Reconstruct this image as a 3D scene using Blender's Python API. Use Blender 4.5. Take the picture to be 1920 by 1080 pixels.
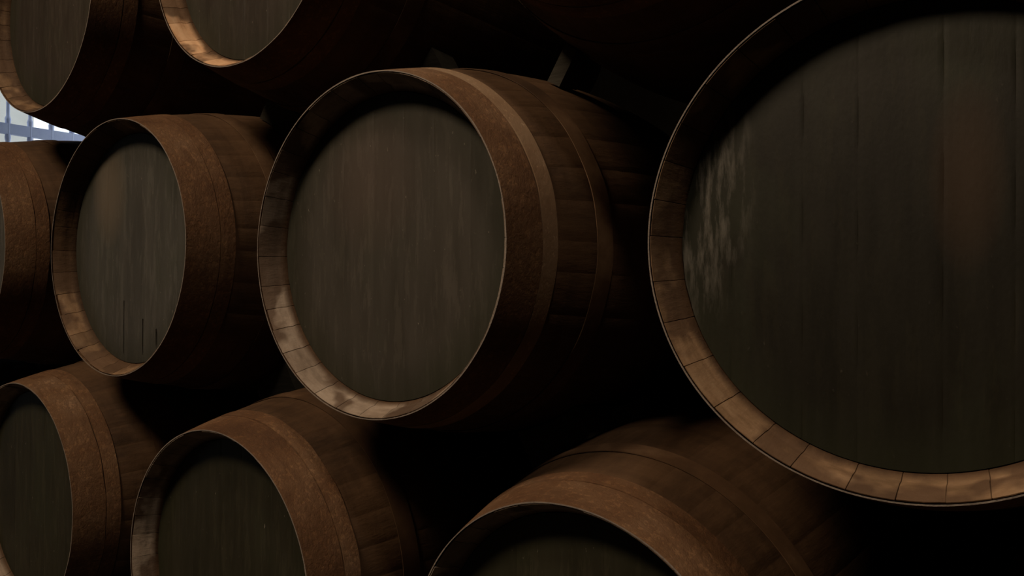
import bpy, math, random
from mathutils import Vector, Matrix
for o in list(bpy.data.objects):
    bpy.data.objects.remove(o)
scene = bpy.context.scene
C = scene.collection
PI = math.pi

# ------------------------------------------------------------------ camera
def cam_matrix(yaw, pitch, roll):
    f = Vector((-math.sin(yaw) * math.cos(pitch), math.cos(yaw) * math.cos(pitch), math.sin(pitch)))
    r = Vector((math.cos(yaw), math.sin(yaw), 0)); u = r.cross(f)
    r2 = r * math.cos(roll) + u * math.sin(roll); u2 = r2.cross(f)
    return Matrix((r2, u2, -f)).transposed()
cd = bpy.data.cameras.new('camera'); cam = bpy.data.objects.new('camera', cd); C.objects.link(cam)
cam.matrix_world = cam_matrix(math.radians(35.795), math.radians(.199), math.radians(.272)).to_4x4()
cd.sensor_width = 36; cd.lens = 36 * 1508.2 / 1920; cd.clip_start = .02; cd.clip_end = 200
scene.camera = cam

# ------------------------------------------------------------------ light
vs = scene.view_settings
vs.view_transform = 'Standard'; vs.look = 'None'; vs.gamma = 1; vs.use_curve_mapping = False
vs.exposure = 0.0
W = bpy.data.worlds.new('daylight'); scene.world = W; W.use_nodes = True
bg = W.node_tree.nodes['Background']; bg.inputs[0].default_value = (.80, .90, 1, 1); bg.inputs[1].default_value = 1.45

def area(name, loc, aim, size, power, col):
    l = bpy.data.lights.new(name, 'AREA'); l.shape = 'DISK'; l.size = size; l.energy = power; l.color = col
    o = bpy.data.objects.new(name, l); C.objects.link(o); o.location = loc
    o.rotation_euler = (Vector(aim) - Vector(loc)).to_track_quat('-Z', 'Y').to_euler()
    return o
LAMPS = [  # aisle ceiling lamps, the second one added: position, power, colour
    ((-2.2, -2.0, 4.25), 385.0, (1, .75, .51), 'wide round metal ceiling lamp high over the aisle'),
    ((.55, -.75, 4.2), 270.0, (1, .80, .60), 'unseen round metal lamp added to light the casks at right'),
]
for i, (p, w, c, lab) in enumerate(LAMPS):
    if i == 0: area('ceiling_lamp_light', p, (-1.4, 1.2, 0), 1.5, w, c)
    else:
        l = bpy.data.lights.new('added_spot_light', 'SPOT'); l.energy = w * 1.3; l.color = c; l.shadow_soft_size = .3  # added spot; narrow cone keeps its light on the casks at right
        l.spot_size = math.radians(40); l.spot_blend = 1.0
        o = bpy.data.objects.new('added_spot_light', l); C.objects.link(o); o.location = p
        o.rotation_euler = (Vector((-.75, 1.2, -.45)) - Vector(p)).to_track_quat('-Z', 'Y').to_euler()
def portal(loc, sx, sy):
    l = bpy.data.lights.new('window_portal', 'AREA'); l.shape = 'RECTANGLE'; l.size = sx; l.size_y = sy
    l.cycles.is_portal = True
    o = bpy.data.objects.new('window_portal', l); C.objects.link(o); o.location = loc
    o.rotation_euler = (PI / 2, 0, -PI / 2)

# ------------------------------------------------------------------ room sizes
FLOOR, CEIL = -1.32, 4.45
XL, XR, YF, YB = -6.0, 3.4, -4.6, 3.9
WIN = (2.05, 3.55, .35, 2.05)     # y0 y1 z0 z1 window behind the stack
DOOR = (-1.9, -.9, FLOOR, .9)   # doorway at the end of the aisle
portal((XL - .02, (WIN[0] + WIN[1]) / 2, (WIN[2] + WIN[3]) / 2), WIN[1] - WIN[0], WIN[3] - WIN[2])
portal((XL - .02, (DOOR[0] + DOOR[1]) / 2, (DOOR[2] + DOOR[3]) / 2), DOOR[1] - DOOR[0], DOOR[3] - DOOR[2])

# ------------------------------------------------------------------ helpers
def mesh_obj(name, verts, faces, mat, parent=None, smooth=True, sharp=None, attr=None):
    me = bpy.data.meshes.new(name); me.from_pydata(verts, [], faces); me.update()
    me.polygons.foreach_set('use_smooth', [smooth] * len(me.polygons))
    if sharp is not None:
        try: me.set_sharp_from_angle(angle=math.radians(sharp))
        except Exception: pass
    if attr:
        a = me.attributes.new(attr[0], 'FLOAT', 'POINT'); a.data.foreach_set('value', attr[1])
    me.materials.append(mat)
    o = bpy.data.objects.new(name, me); C.objects.link(o)
    if parent: o.parent = parent
    return o
def box_data(x0, x1, y0, y1, z0, z1, V, F):
    b = len(V)
    V += [(x0, y0, z0), (x1, y0, z0), (x1, y1, z0), (x0, y1, z0), (x0, y0, z1), (x1, y0, z1), (x1, y1, z1), (x0, y1, z1)]
    F += [tuple(b + i for i in f) for f in ((0, 3, 2, 1), (4, 5, 6, 7), (0, 1, 5, 4), (1, 2, 6, 5), (2, 3, 7, 6), (3, 0, 4, 7))]
def tag(o, label, cat, group=None):
    o['label'] = label; o['category'] = cat
    if group: o['group'] = group
    return o
def struct(name, V, F, m):
    o = mesh_obj(name, V, F, m, smooth=False); o['kind'] = 'structure'; return o

# ------------------------------------------------------------------ materials
class NT:
    def __init__(s, name):
        s.soot = name not in ('blue_white_paint', 'beige_render', 'pale_paving')  # soot: colours scaled down so less bounce light fills the shadows
        s.m = bpy.data.materials.new(name); s.m.use_nodes = True
        s.t = s.m.node_tree; s.b = s.t.nodes['Principled BSDF']
    def n(s, typ, **k):
        x = s.t.nodes.new('ShaderNode' + typ)
        for a, v in k.items():
            if a.startswith('i_'):
                key = a[2:]; key = int(key) if key.isdigit() else key.replace('_', ' ')
                if hasattr(v, 'bl_rna') and not isinstance(v, (tuple, list)): s.t.links.new(v, x.inputs[key])
                else: x.inputs[key].default_value = v
            else: setattr(x, a, v)
        return x
    def L(s, a, b): s.t.links.new(a, b)
    def coords(s, scale=(1, 1, 1)):
        tc = s.n('TexCoord'); mp = s.n('Mapping'); mp.inputs['Scale'].default_value = scale
        s.L(tc.outputs['Object'], mp.inputs['Vector']); return mp.outputs[0]
    def noise(s, vec, scale, detail=6, rough=.6, rnd=True):
        x = s.n('TexNoise', noise_dimensions='4D'); x.inputs['Scale'].default_value = scale
        x.inputs['Detail'].default_value = detail; x.inputs['Roughness'].default_value = rough
        s.L(vec, x.inputs['Vector'])
        if rnd:
            oi = s.n('ObjectInfo'); mu = s.math('MULTIPLY', oi.outputs['Random'], 37.0); s.L(mu, x.inputs['W'])
        return x.outputs[0]
    def ramp(s, fac, stops):
        r = s.n('ValToRGB'); e = r.color_ramp.elements
        e[0].position = stops[0][0]; e[0].color = (*stops[0][1], 1)
        e[1].position = stops[-1][0]; e[1].color = (*stops[-1][1], 1)
        for p, c in stops[1:-1]:
            q = e.new(p); q.color = (*c, 1)
        s.L(fac, r.inputs[0]); return r.outputs[0]
    def math(s, op, a, b=0.0, clamp=False):
        x = s.n('Math', operation=op, use_clamp=clamp)
        for i, v in enumerate((a, b)):
            if isinstance(v, (int, float)): x.inputs[i].default_value = v
            else: s.L(v, x.inputs[i])
        return x.outputs[0]
    def mix(s, f, a, b, mode='MIX'):
        x = s.n('Mix', data_type='RGBA', blend_type=mode)
        for i, v in ((0, f), (6, a), (7, b)):
            if isinstance(v, (int, float)): x.inputs[i].default_value = v
            elif isinstance(v, tuple): x.inputs[i].default_value = (*v, 1)
            else: s.L(v, x.inputs[i])
        return x.outputs[2]
    def grey(s, fac, a, b): return s.ramp(fac, [(a, (0, 0, 0)), (b, (1, 1, 1))])
    def done(s, col, rough=.7, bump=None, dist=.004, strength=.6, spec=.3):
        if s.soot:                                      # cellar colours scaled down so less bounce light fills the shadows
            col = s.mix(1.0, col, (.62, .62, .63), 'MULTIPLY'); spec *= .7
        s.L(col, s.b.inputs['Base Color'])
        if isinstance(rough, (int, float)): s.b.inputs['Roughness'].default_value = rough
        else: s.L(rough, s.b.inputs['Roughness'])
        s.b.inputs['Specular IOR Level'].default_value = spec
        if bump is not None:
            bp = s.n('Bump'); bp.inputs['Distance'].default_value = dist; bp.inputs['Strength'].default_value = strength
            s.L(bump, bp.inputs['Height']); s.L(bp.outputs[0], s.b.inputs['Normal'])
        return s.m

def mat_staves(name, rimcol, b0=.50):
    t = NT(name)
    g = t.noise(t.coords((14, 1.6, 14)), 4.0, 8, .65)         # grain along the axis
    bl = t.noise(t.coords((1, .8, 1)), 5.5, 5, .6)              # blotches
    dr = t.noise(t.coords((1, 9, 1)), 3.2, 4, .55)               # stains running round the hull
    at = t.n('Attribute', attribute_name='stave')
    c = t.ramp(g, [(.25, (.026, .013, .007)), (.5, (.070, .037, .017)), (.75, (.135, .074, .036))])
    c = t.mix(t.grey(bl, .35, .7), c, (.16, .088, .043))
    c = t.mix(t.math('MULTIPLY', t.grey(dr, .45, .75), .55), c, (.045, .022, .010))
    # end grain and bare rim wood
    en = t.n('Attribute', attribute_name='rim')
    rg = t.noise(t.coords((1, 3, 1)), 16.0, 6, .65)
    rb = t.noise(t.coords((1, 1, 1)), 9.0, 3, .5)
    rc = t.ramp(rg, rimcol)
    rc = t.mix(t.math('MULTIPLY', t.grey(rb, b0, b0 + .06), .8), rc, (.09, .05, .028))
    c = t.mix(en.outputs['Fac'], c, rc)
    v = t.math('MULTIPLY', at.outputs['Fac'], t.math('ADD', t.math('MULTIPLY', en.outputs['Fac'], .34), .03)); v = t.math('ADD', v, .82)
    c = t.mix(1.0, c, v, 'MULTIPLY')
    h = t.math('ADD', g, t.math('MULTIPLY', rg, .7))
    return t.done(c, .72, h, .003, .7, .3)
def mat_hoop():
    t = NT('rusted_hoop')
    a = t.noise(t.coords((1, .8, 1)), 4.6, 8, .66)
    f = t.noise(t.coords((1, 1.4, 1)), 75.0, 6, .7)
    r = t.noise(t.coords((1, 5, 1)), 9.0, 4, .6)
    c = t.ramp(a, [(.32, (.095, .042, .016)), (.44, (.175, .084, .034)), (.56, (.24, .13, .062)), (.7, (.31, .195, .115))])
    c = t.mix(t.math('MULTIPLY', t.grey(r, .5, .7), .5), c, (.085, .036, .014))
    fl = t.math('MULTIPLY', t.grey(f, .56, .66), t.grey(a, .42, .6))
    c = t.mix(t.math('MULTIPLY', fl, .09), c, (.36, .27, .19))
    c = t.mix(t.math('MULTIPLY', t.grey(f, .44, .34), .4), c, (.05, .022, .01))
    ed = t.n('Attribute', attribute_name='edge')          # front edge paled: worn metal, plus the light it catches put into colour
    c = t.mix(t.math('MULTIPLY', ed.outputs['Fac'], .7), c, (.32, .29, .26))
    return t.done(c, .78, t.math('ADD', f, t.math('MULTIPLY', a, .5)), .005, .8, .35)
def mat_hoop_dark():
    t = NT('dark_bilge_hoop')
    a = t.noise(t.coords((1, 1, 1)), 6.0, 7, .62)
    c = t.ramp(a, [(.34, (.05, .026, .012)), (.52, (.10, .053, .025)), (.7, (.21, .125, .068))])
    return t.done(c, .78, a, .003, .6, .3)
def mat_hoop_pale():
    t = NT('dusty_narrow_hoop')
    a = t.noise(t.coords((1, 1, 1)), 9.0, 7, .62)
    f = t.noise(t.coords((1, 1.4, 1)), 70.0, 6, .7)
    c = t.ramp(a, [(.3, (.24, .145, .078)), (.5, (.37, .245, .145)), (.7, (.43, .31, .20))])
    c = t.mix(t.math('MULTIPLY', t.grey(f, .40, .33), .5), c, (.13, .07, .035))
    return t.done(c, .75, f, .003, .6, .35)
def mat_head(name, lo, hi, extra=None, spk=.7, flat=1.0):
    t = NT(name)
    vec = t.coords((6, 1, .7))
    g = t.noise(vec, 5.0, 7, .6)
    b = t.noise(t.coords((1.4, 1, .8)), 4.5, 5, .6)
    sp = t.noise(t.coords((1.6, 1, .9)), 95.0, 2, .5)
    at = t.n('Attribute', attribute_name='stave')
    mid = tuple((x + y) / 2 for x, y in zip(lo, hi))
    c = t.ramp(b, [(.36, lo), (.5, mid), (.64, hi)])
    fine = t.noise(t.coords((3, 1, .45)), 16.0, 9, .75)
    c = t.mix(t.math('MULTIPLY', t.grey(fine, .54, .74), .25), c, tuple(min(1, x * 1.9) for x in hi))
    c = t.mix(t.math('MULTIPLY', t.grey(fine, .46, .30), .5), c, tuple(x * .5 for x in lo))
    c = t.mix(t.math('MULTIPLY', t.grey(g, .35, .7), .35), c, tuple(min(1, x * 1.25) for x in hi))
    c = t.mix(t.math('MULTIPLY', t.grey(sp, .715, .77), spk), c, (.30, .27, .22))
    c = t.mix(t.math('MULTIPLY', t.grey(b, .52, .68), .25), c, (.03, .04, .018))
    # dark olive ring round the groove where the head meets the staves
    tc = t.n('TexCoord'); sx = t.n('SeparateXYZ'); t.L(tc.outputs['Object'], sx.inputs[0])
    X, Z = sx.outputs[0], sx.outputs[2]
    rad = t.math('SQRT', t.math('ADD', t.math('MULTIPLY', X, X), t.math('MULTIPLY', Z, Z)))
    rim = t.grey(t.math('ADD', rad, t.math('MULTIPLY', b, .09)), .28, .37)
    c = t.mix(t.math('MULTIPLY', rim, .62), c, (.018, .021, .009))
    if extra: c = extra(t, c, X, Z)
    v = t.math('ADD', t.math('MULTIPLY', at.outputs['Fac'], .2 * flat), 1 - .1 * flat)
    c = t.mix(1.0, c, v, 'MULTIPLY')
    rr = t.math('ADD', t.math('MULTIPLY', g, .25), .42)
    return t.done(c, rr, t.math('ADD', g, t.math('MULTIPLY', sp, .3)), .0015, .5, .4)
def blob(t, X, Z, cx, cz, rx, rz):
    a = t.math('DIVIDE', t.math('SUBTRACT', X, cx), rx); b = t.math('DIVIDE', t.math('SUBTRACT', Z, cz), rz)
    d = t.math('ADD', t.math('MULTIPLY', a, a), t.math('MULTIPLY', b, b))
    return t.math('SUBTRACT', 1.0, d, True)
def mold(t, c, X, Z):      # white mould down the left edge, rusty blotch right of the middle
    st = t.grey(t.noise(t.coords((5, 1, .8)), 14.0, 8, .7), .47, .62)
    c = t.mix(t.math('MULTIPLY', st, blob(t, X, Z, -.30, .09, .10, .24)), c, (.14, .13, .11))
    return t.mix(t.math('MULTIPLY', blob(t, X, Z, .08, .08, .05, .14), .7), c, (.045, .024, .010))
def wash(t, c, X, Z):      # pale rubbed patch in the upper middle
    return t.mix(t.math('MULTIPLY', blob(t, X, Z, -.05, .14, .16, .16), .3), c, (.115, .075, .058))
def patch(t, c, X, Z):
    return t.mix(t.math('MULTIPLY', blob(t, X, Z, -.13, .17, .10, .17), .65), c, (.17, .135, .095))
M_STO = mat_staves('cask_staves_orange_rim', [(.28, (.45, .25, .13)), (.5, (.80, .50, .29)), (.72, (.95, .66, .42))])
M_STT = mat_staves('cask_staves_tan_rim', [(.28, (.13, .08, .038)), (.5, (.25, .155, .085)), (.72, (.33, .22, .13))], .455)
M_HD2 = mat_hoop_dark()
M_ST, M_HO, M_HP = mat_staves('cask_staves_grey_rim', [(.28, (.20, .155, .115)), (.5, (.36, .285, .22)), (.72, (.48, .40, .32))]), mat_hoop(), mat_hoop_pale()
M_HD = mat_head('grey_cask_head', (.056, .050, .038), (.080, .070, .058), wash)
M_HB = mat_head('blue_grey_cask_head', (.074, .071, .060), (.104, .100, .088), patch)
M_HT = mat_head('brown_cask_head', (.036, .028, .020), (.054, .044, .034))
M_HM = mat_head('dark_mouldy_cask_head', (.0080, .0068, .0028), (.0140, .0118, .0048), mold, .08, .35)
M_HG = mat_head('dark_olive_cask_head', (.028, .026, .014), (.045, .040, .024))
def simple(name, a, b, scale=4, rough=.85, stretch=(1, 1, 1), spec=.3, bump=.006):
    t = NT(name); n = t.noise(t.coords(stretch), scale, 8, .62)
    return t.done(t.ramp(n, [(.3, a), (.7, b)]), rough, n, bump, .6, spec)
M_WALL = simple('dark_cellar_plaster', (.03, .025, .02), (.05, .043, .035), 2.5)
M_SHADE = simple('shade_black_back_wall', (.003, .0026, .002), (.006, .0054, .0045), 2.5, 1.0, spec=0.0)  # near-black colour stands in for the shade behind the stack
M_FLOOR = simple('earth_floor', (.03, .024, .018), (.06, .05, .038), 6)
M_TIMB = simple('old_timber', (.028, .025, .018), (.06, .054, .04), 6, .8, (1, 9, 9))
M_PAINT = simple('blue_white_paint', (.55, .60, .85), (.66, .72, .92), 12, .5, spec=.4, bump=.001)
M_BEIGE = simple('beige_render', (.62, .60, .53), (.72, .69, .62), 3)
M_STREET = simple('pale_paving', (.35, .34, .32), (.45, .44, .42), 4)

# ------------------------------------------------------------------ room
V, F = [], []; box_data(XL, XR, YF, YB, FLOOR - .2, FLOOR, V, F); struct('floor', V, F, M_FLOOR)
V, F = [], []; box_data(XL, XR, YF, YB, CEIL, CEIL + .2, V, F); struct('ceiling', V, F, M_WALL)
V, F = [], []; box_data(XL - .3, XR + .2, YB, YB + .2, FLOOR - .2, CEIL + .2, V, F); struct('wall_back', V, F, M_SHADE)
V, F = [], []; box_data(XL - .3, XR + .2, YF - .2, YF, FLOOR - .2, CEIL + .2, V, F); struct('wall_front', V, F, M_WALL)
V, F = [], []; box_data(XR, XR + .2, YF, YB, FLOOR - .2, CEIL + .2, V, F); struct('wall_right', V, F, M_WALL)
V, F = [], []
x0, x1 = XL - .3, XL
box_data(x0, x1, YF, DOOR[0], FLOOR - .2, CEIL + .2, V, F)
box_data(x0, x1, DOOR[0], DOOR[1], DOOR[3], CEIL + .2, V, F)
box_data(x0, x1, DOOR[1], WIN[0], FLOOR - .2, CEIL + .2, V, F)
box_data(x0, x1, WIN[0], WIN[1], FLOOR - .2, WIN[2], V, F)
box_data(x0, x1, WIN[0], WIN[1], WIN[3], CEIL + .2, V, F)
box_data(x0, x1, WIN[1], YB, FLOOR - .2, CEIL + .2, V, F)
struct('wall_left', V, F, M_WALL)
V, F = [], []; box_data(-22, XL - .3, -8, 12, FLOOR - .3, FLOOR - .02, V, F)
o = mesh_obj('street_ground', V, F, M_STREET, smooth=False); o['kind'] = 'structure'

# ------------------------------------------------------------------ casks
R, RB, LEN = .36, .452, 1.25
HEAD_D = .060
def prof(y):
    t = y / LEN
    return R + (RB - R) * (1 - (1 - 2 * t) ** 2)
def hoop(root, y0, y1, name, mat, rng, yo, th=.0028, seg=160):
    V, F = [], []
    ys = [y0 + (y1 - y0) * i / 4 for i in range(5)]
    rot = rng.random() * 6.28; w = [rng.uniform(-1, 1) for _ in range(6)]
    ring = []; ED = []
    if y0 == 0: ys.insert(1, .0008)
    for y in ys: ring.append((y, 0.0))
    for y in reversed(ys): ring.append((y, -th))
    n = len(ring)
    for i in range(seg):
        a = 2 * PI * i / seg + rot
        wob = .0007 * (w[0] * math.sin(3 * a + w[1] * 3) + w[2] * math.sin(7 * a + w[3] * 3) + w[4] * math.sin(17 * a))
        for y, d in ring:
            r = prof(y) + d + (wob * .5 if d == 0 else 0)
            V.append((r * math.cos(a), y + yo + wob * 1.3 * (1 if y > .02 else .25), r * math.sin(a))); ED.append(1.0 if y == 0 else 0.0)
    for i in range(seg):
        j = (i + 1) % seg
        for k in range(n):
            l = (k + 1) % n
            F.append((i * n + k, i * n + l, j * n + l, j * n + k))
    return mesh_obj(name, V, F, mat, root, True, 40, ('edge', ED))
def staves(root, rng, yo, rim_worn, dark=None, stm=None):
    ns = 34; V, F, A, E = [], [], [], []
    th = .0031
    P = []   # closed profile (r, y, rim flag, seam sign)
    P.append((R - th - .0003, .0018, 1, -1)); P.append((R - .0048, .0012, 1, 0))
    P.append((R - .0075, .006, 1, 1)); P.append((R - .0125, .018, 1, 1)); P.append((R - .0195, .034, 1, 1))
    P.append((R - .0215, .046, 1, 1)); P.append((R - .030, .056, .0, 1)); P.append((R - .0315, .068, 0, 0)); P.append((R - .0315, .09, 0, 0))
    for k in range(1, 8): y = .09 + (LEN - .18) * k / 8; P.append((prof(y) - .034, y, 0, 0))
    P.append((R - .0315, LEN - .09, 0, 0)); P.append((R - .0315, LEN - .06, 0, 0)); P.append((R - .0215, LEN - .046, 1, 0)); P.append((R - .010, LEN - .002, 1, 0))
    for k in range(0, 30): y = (LEN - .0035) - (LEN - .007) * k / 30; P.append((prof(y) - th, y, 0, -1))
    n = len(P); off = rng.random() * 6.28
    wd = [rng.uniform(.8, 1.25) for _ in range(ns)]; tot = sum(wd); a = off; rows = 0
    for s in range(ns):
        wA = 2 * PI * wd[s] / tot; val = rng.random()
        dr = rng.uniform(-.0005, 0); dy = rng.choice([0, 0, 0, .0008]) + rng.uniform(0, .0006)
        if rng.random() < rim_worn: dy += rng.uniform(.001, .003)
        g = .0022; rimf = rng.choice([1, 1, 1, .9, .75])
        if dark and dark[0] < math.degrees(a) % 360 < dark[1] - 4: rimf = .12   # darker staves; also puts shade of the upper-left rim into the colour
        for u, seam in ((0, 1), (g / wA / 1.0, 0), (.3, 0), (.6, 0), (1 - g / wA, 0)):
            an = a + u * wA
            for k, (r, y, e, sg) in enumerate(P):
                rr = r + (-dr * .8 if sg > 0 else 0)
                if seam: rr += (.00025 if sg < 0 else .0022) * sg
                yy = y + (dy if k in (0, 1, 2) else 0) + (.0035 if seam and k in (0, 1) else 0)
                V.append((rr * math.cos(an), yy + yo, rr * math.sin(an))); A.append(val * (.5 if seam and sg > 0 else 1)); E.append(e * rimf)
            rows += 1
        a += wA
    for i in range(rows):
        j = (i + 1) % rows
        for k in range(n):
            l = (k + 1) % n
            F.append((i * n + k, j * n + k, j * n + l, i * n + l))
    o = mesh_obj('staves', V, F, stm or M_ST, root, True, 38, ('stave', A))
    at = o.data.attributes.new('rim', 'FLOAT', 'POINT'); at.data.foreach_set('value', E)
    return o
def head(root, rng, yo, y, mat, cracks, front=True, tilt=0.0):
    r = R - .0325
    xs = {}; nb = 7; e = [-r + 2 * r * (i + (rng.uniform(-.12, .12) if 0 < i < nb else 0)) / nb for i in range(nb + 1)]
    vals = [rng.random() for _ in range(nb)]
    cols = []
    for i in range(nb):
        for k in range(6): cols.append((e[i] + (e[i + 1] - e[i]) * (k + .5) / 6, 'p', vals[i]))
        if i < nb - 1:
            cols += [(e[i + 1] - .0011, 'p', vals[i]), (e[i + 1], 's', vals[i]), (e[i + 1] + .0011, 'p', vals[i + 1])]
    cols += [(-r * .9995, 'p', vals[0]), (r * .9995, 'p', vals[-1]), (-r * .985, 'p', vals[0]), (r * .985, 'p', vals[-1])]
    for (cx, z0, z1, w) in cracks:
        cols = [c for c in cols if abs(c[0] - cx) > w * 1.3]
        cols += [(cx - w, 'p', .4), (cx - w * .35, ('c', z0, z1), .4), (cx + w * .35, ('c', z0, z1), .4), (cx + w, 'p', .4)]
    cols.sort(key=lambda c: c[0])
    NZ = 64; V, F, A = [], [], []
    s = 1 if front else -1
    for (x, kind, val) in cols:
        hz = math.sqrt(max(r * r - x * x, 1e-9))
        for k in range(NZ):
            z = -hz + 2 * hz * k / (NZ - 1); d = 0
            if kind == 's': d = .0003 + .0002 * math.sin(z * 40 + x * 90)
            elif isinstance(kind, tuple):
                if kind[1] <= z <= kind[2]: d = .012
            V.append((x, yo + y + s * d, z)); A.append(val)
    m = len(cols)
    for i in range(m - 1):
        for k in range(NZ - 1):
            q = (i * NZ + k, (i + 1) * NZ + k, (i + 1) * NZ + k + 1, i * NZ + k + 1)
            F.append(q if front else q[::-1])
    # back face of the head, 24 mm thick
    b = len(V)
    for (x, kind, val) in cols:
        hz = math.sqrt(max(r * r - x * x, 1e-9))
        V.append((x, yo + y + s * .024, -hz)); V.append((x, yo + y + s * .024, hz)); A += [val, val]
    for i in range(m - 1):
        q = (b + 2 * i, b + 2 * i + 1, b + 2 * i + 3, b + 2 * i + 2); F.append(q if front else q[::-1])
        q = (i * NZ, b + 2 * i, b + 2 * i + 2, (i + 1) * NZ); F.append(q if front else q[::-1])
        q = (i * NZ + NZ - 1, (i + 1) * NZ + NZ - 1, b + 2 * i + 3, b + 2 * i + 1); F.append(q if front else q[::-1])
    o = mesh_obj('head', V, F, mat, root, True, 30, ('stave', A))
    if tilt:
        o.rotation_euler = (0, tilt, 0)
    return o
def cask(c, label, hmat, seed, cracks=(), worn=.2, tilt=0.0, hq=None, dark=None, stm=None):
    hq = hq or M_HO
    rng = random.Random(seed)
    root = bpy.data.objects.new('wooden_cask', None); C.objects.link(root)
    root.location = (c[0], c[1] + LEN / 2, c[2])
    tag(root, label, 'barrel', 'casks stacked on their sides in rows')
    yo = -LEN / 2
    staves(root, rng, yo, worn, dark, stm)
    head(root, rng, yo, HEAD_D, hmat, cracks, True, tilt)
    b = head(root, rng, yo, LEN - HEAD_D, M_HG, [], False); b.name = 'back_head'
    hoop(root, 0, .084, 'head_hoop', M_HO, rng, yo, .0024)
    hoop(root, .0865, .124, 'quarter_hoop', hq, rng, yo, .0034)
    hoop(root, .235, .283, 'bilge_hoop', M_HD2, rng, yo, .0016)
    hoop(root, LEN - .283, LEN - .235, 'bilge_hoop', M_HO, rng, yo)
    hoop(root, LEN - .124, LEN - .0865, 'quarter_hoop', M_HO, rng, yo)
    hoop(root, LEN - .084, LEN, 'head_hoop', M_HO, rng, yo)
    return root

K = {'M2': (-1.22, 1.174, .092), 'M1': (-2.227, 1.172, .116), 'M3': (-.216, 1.169, .079), 'T1': (-1.728, 1.212, .916),
     'T0': (-2.741, 1.189, .925), 'B1': (-1.722, 1.15, -.70), 'B0': (-2.72, 1.133, -.655), 'B2': (-.766, 1.221, -.741),
     'M0': (-3.222, 1.155, .138), 'T2': (-.71, 1.21, .91), 'B3': (.27, 1.19, -.74), 'C0': (-3.735, 1.16, -.66)}
cask(K['M2'], 'cask in the centre of the picture with its whole grey round head in view', M_HD, 12, worn=.15, hq=M_HP)
cask(K['M1'], 'cask with blue-grey head and three cracks at its foot, left of the central cask', M_HB, 23,
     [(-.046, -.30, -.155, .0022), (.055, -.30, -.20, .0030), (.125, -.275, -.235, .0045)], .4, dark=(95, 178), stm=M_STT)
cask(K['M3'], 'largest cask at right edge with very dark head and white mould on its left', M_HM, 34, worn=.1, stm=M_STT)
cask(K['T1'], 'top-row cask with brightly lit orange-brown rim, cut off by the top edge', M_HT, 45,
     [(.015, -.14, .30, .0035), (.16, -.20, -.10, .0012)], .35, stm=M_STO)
cask(K['T0'], 'cask in the top left corner resting above the pale railing', M_HT, 56, worn=.2, stm=M_STT)
cask(K['B1'], 'bottom-row cask below and left of the central cask, head partly in view', M_HG, 67, worn=.2)
cask(K['B0'], 'cask in the bottom left corner with dark olive streaked head', M_HG, 78, worn=.2)
cask(K['B2'], 'bottom-row cask with a dusty brown hull, between the central and largest casks', M_HG, 89, worn=.2)
cask(K['M0'], 'brown cask at the left edge right under the pale railing, only its hull in view', M_HB, 90, worn=.2)
cask(K['T2'], 'unlit cask of the top row above and between the central and largest casks', M_HG, 91, worn=.2)
cask(K['B3'], 'bottom-row cask under the largest cask, beyond the lower right corner', M_HG, 92, worn=.2)
cask(K['C0'], 'leftmost bottom-row cask, under the cask at the left edge', M_HG, 93, worn=.2)

# ------------------------------------------------------------------ chocks between the rows
def chock(up, lo, ya, yb, u0, u1, label, grow=.0):
    """block cut to lie between two hulls: u runs across the contact line"""
    A, B_ = Vector(K[up]), Vector(K[lo]); yc = max(A.y, B_.y)
    d = Vector((A.x - B_.x, 0, A.z - B_.z)); l = d.length; d.normalize()
    t = Vector((d.z, 0, -d.x))         # across, pointing right-down for an up-right contact
    V, F = [], []; NU, NY = 10, 5
    cen = Vector((B_.x, 0, B_.z)) + d * l / 2
    cen.y = yc + (ya + yb) / 2
    rows = []
    for side in (0, 1):
        for i in range(NU + 1):
            u = u0 + (u1 - u0) * i / NU
            for j in range(NY + 1):
                y = yc + ya + (yb - ya) * j / NY
                base = (A if side else B_); r = prof(y - base.y) + .0012
                h = math.sqrt(r * r - u * u)
                v = (l - h) if side else h
                mx = .075
                v = min(v, l / 2 + mx) if side else max(v, l / 2 - mx)
                p = Vector((B_.x, y, B_.z)) + d * v + t * u
                V.append(tuple(p - cen))
    n = (NU + 1) * (NY + 1)
    idx = lambda s, i, j: s * n + i * (NY + 1) + j
    for i in range(NU):
        for j in range(NY):
            F.append((idx(1, i, j), idx(1, i + 1, j), idx(1, i + 1, j + 1), idx(1, i, j + 1)))
            F.append((idx(0, i, j), idx(0, i, j + 1), idx(0, i + 1, j + 1), idx(0, i + 1, j)))
    for i in range(NU):
        F.append((idx(0, i, 0), idx(0, i + 1, 0), idx(1, i + 1, 0), idx(1, i, 0)))
        F.append((idx(0, i + 1, NY), idx(0, i, NY), idx(1, i, NY), idx(1, i + 1, NY)))
    for j in range(NY):
        F.append((idx(0, 0, j + 1), idx(0, 0, j), idx(1, 0, j), idx(1, 0, j + 1)))
        F.append((idx(0, NU, j), idx(0, NU, j + 1), idx(1, NU, j + 1), idx(1, NU, j)))
    o = mesh_obj('wooden_chock', V, F, M_TIMB, smooth=False); o.location = cen
    tag(o, label, 'wedge', 'wooden chocks wedged between the casks')
    return o
chock('T1', 'M1', .33, .42, -.08, .08, 'small wooden chock on the cracked-head cask, under the lit orange-rimmed cask')
chock('T1', 'M2', .36, .44, -.02, .135, 'wooden chock peeping over the top of the central cask, beside the lit orange-rimmed cask')
chock('T2', 'M2', .35, .42, -.045, -.008, 'wooden chock at the top right of the central cask under the unlit cask')
chock('M2', 'B2', .36, .50, -.12, .06, 'dark square wooden chock low right of the central cask, on the dusty bottom cask')
chock('M3', 'B2', .66, .76, -.05, .05, 'wooden chock hidden in shade between the largest cask and the dusty cask beneath')
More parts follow.
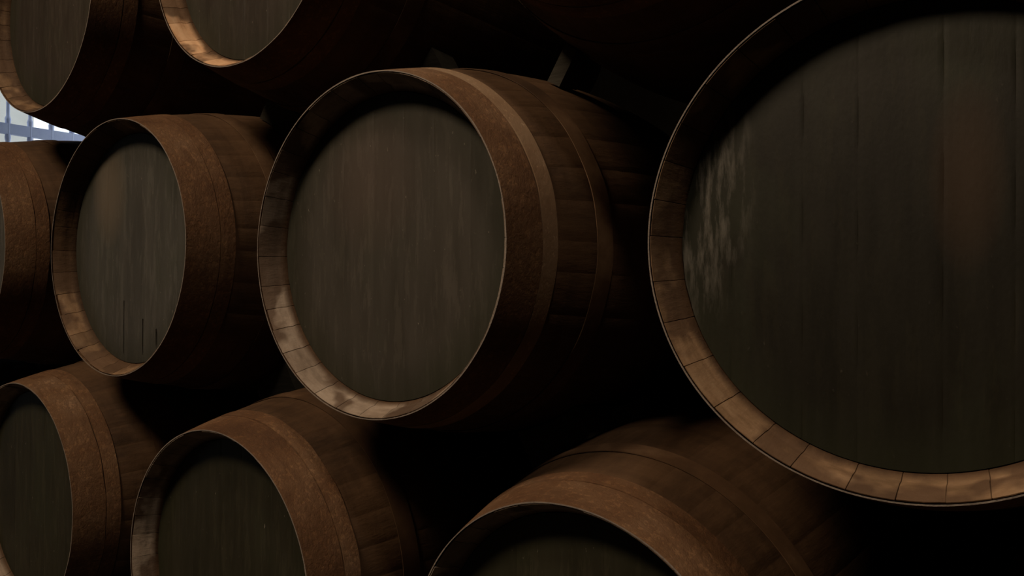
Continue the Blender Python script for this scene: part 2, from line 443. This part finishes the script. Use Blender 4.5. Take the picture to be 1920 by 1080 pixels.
chock('M1', 'B1', .36, .50, -.08, .08, 'wooden chock in shade behind the foot of the cracked-head cask')
chock('M2', 'B1', .36, .50, -.08, .08, 'wooden chock in shade behind the foot of the central cask')
chock('M1', 'B0', .36, .50, -.08, .08, 'wooden chock in shade between the cracked-head cask and the bottom left cask')
chock('T0', 'M1', .36, .50, -.06, .06, 'wooden chock in shade between the top left cask and the cracked-head cask')
chock('T0', 'M0', .50, .62, -.06, .06, 'wooden chock under the top left cask on the cask at the left edge')
chock('M0', 'B0', .36, .50, -.08, .08, 'wooden chock in shade under the cask at the left edge')
chock('M0', 'C0', .36, .50, -.06, .06, 'wooden chock between the cask at the left edge and the leftmost bottom cask')
chock('M3', 'B3', .36, .50, -.06, .06, 'wooden chock beneath the right half of the largest cask')
chock('T2', 'M3', .60, .70, -.03, .03, 'wooden chock between the unlit top cask and the largest cask')
# beams under the bottom row, notched to each hull
for yy, nm in ((1.50, 'front timber beam on the floor carrying the bottom row of casks'), (2.10, 'rear timber beam on the floor carrying the bottom row of casks')):
    V, F = [], []; xs = [XL + 1.4 + i * .02 for i in range(int((1.0 - XL - 1.4) / .02))]
    def top(x, y):
        z = FLOOR + .17
        for k in ('C0', 'B0', 'B1', 'B2', 'B3'):
            c = K[k]; r = prof(y - c[1]) + .002; dx = x - c[0]
            if abs(dx) < r: z = min(z, c[2] - math.sqrt(r * r - dx * dx))
        return z
    for x in xs:
        for y in (yy, yy + .05, yy + .10): V.append((x, y, top(x, y)))
        V.append((x, yy + .10, FLOOR + .001)); V.append((x, yy, FLOOR + .001))
    for i in range(len(xs) - 1):
        for k in range(5):
            l = (k + 1) % 5; F.append((i * 5 + k, i * 5 + l, (i + 1) * 5 + l, (i + 1) * 5 + k))
    F.append((4, 3, 2, 1, 0)); e = (len(xs) - 1) * 5; F.append((e, e + 1, e + 2, e + 3, e + 4))
    tag(mesh_obj('timber_beam', V, F, M_TIMB, smooth=False), nm, 'beam')

# ------------------------------------------------------------------ railing outside the window at the end of the cellar
def lathe(name, pts, parent, seg=14):
    V, F = [], []; n = len(pts)
    for i in range(seg):
        a = 2 * PI * i / seg
        for r, z in pts: V.append((r * math.cos(a), r * math.sin(a), z))
    for i in range(seg):
        j = (i + 1) % seg
        for k in range(n - 1): F.append((i * n + k, j * n + k, j * n + k + 1, i * n + k + 1))
    return mesh_obj(name, V, F, M_PAINT, parent, True, 50)
GZ = FLOOR - .02
rail = bpy.data.objects.new('metal_railing', None); C.objects.link(rail); rail.location = (-7.4, 3.001, GZ)
tag(rail, 'pale blue painted railing with collared bars across the bright opening at left', 'railing')
RZ = 1.297 - GZ; HT = 2.3 - GZ
for nm, z0, z1 in (('middle_rail', RZ, RZ + .089), ('bottom_rail', .12, .2), ('top_rail', HT - .12, HT - .06)):
    V, F = [], []; box_data(-.02, .02, -1.3, 1.0, z0, z1, V, F); mesh_obj(nm, V, F, M_PAINT, rail, False)
for i in range(-7, 6):
    r = .0145; z0 = RZ + .089
    pts = [(0, .001), (r, .001), (r, RZ - .07), (.022, RZ - .05), (.024, RZ - .025), (.0215, RZ), (.0215, z0), (.022, z0 + .02), (.0245, z0 + .038), (.020, z0 + .055), (.0155, z0 + .065), (r, z0 + .085), (r, HT), (0, HT + .06)]
    b = lathe('bar', pts, rail); b.location = (0, i * .174, 0)
# building across the street
ob = bpy.data.objects.new('building', None); C.objects.link(ob); ob.location = (-10, 0, FLOOR - .02)
tag(ob, 'pale beige building wall seen outside behind the railing', 'building')
V, F = [], []; box_data(-1.5, 0, -5, 4.33, 0, 7, V, F); mesh_obj('facade', V, F, M_BEIGE, ob, False)
V, F = [], []; box_data(-1.6, .12, -5.1, 4.41, 7.0, 7.2, V, F); mesh_obj('cornice', V, F, M_BEIGE, ob, False)
# lamp housings over the aisle, the second one added, above and behind the camera
for k_, (p, w, c, lab) in enumerate(LAMPS):
    r0 = bpy.data.objects.new('ceiling_or_added_lamp', None); C.objects.link(r0); r0.location = (p[0], p[1], p[2] + .16)
    tag(r0, lab, 'lamp', 'ceiling lamps over the aisle, one of them added')
    V, F = [], []; seg = 40
    pr = [(.0, CEIL - p[2] - .162), (.008, CEIL - p[2] - .162), (.008, -.002), (.10, -.002), (.27, -.15), (.275, -.17), (.27, -.17), (.10, -.03), (0, -.03)]
    for i in range(seg):
        a = 2 * PI * i / seg
        for r, z in pr: V.append((r * math.cos(a), r * math.sin(a), z))
    if k_ == 0: V = [(x * 2.9 if abs(x) + abs(y) > .05 else x, y * 2.9 if abs(x) + abs(y) > .05 else y, z) for x, y, z in V]
    n = len(pr)
    for i in range(seg):
        j = (i + 1) % seg
        for k in range(n - 1): F.append((i * n + k, j * n + k, j * n + k + 1, i * n + k + 1))
    mesh_obj('lamp_shade', V, F, M_HO, r0)
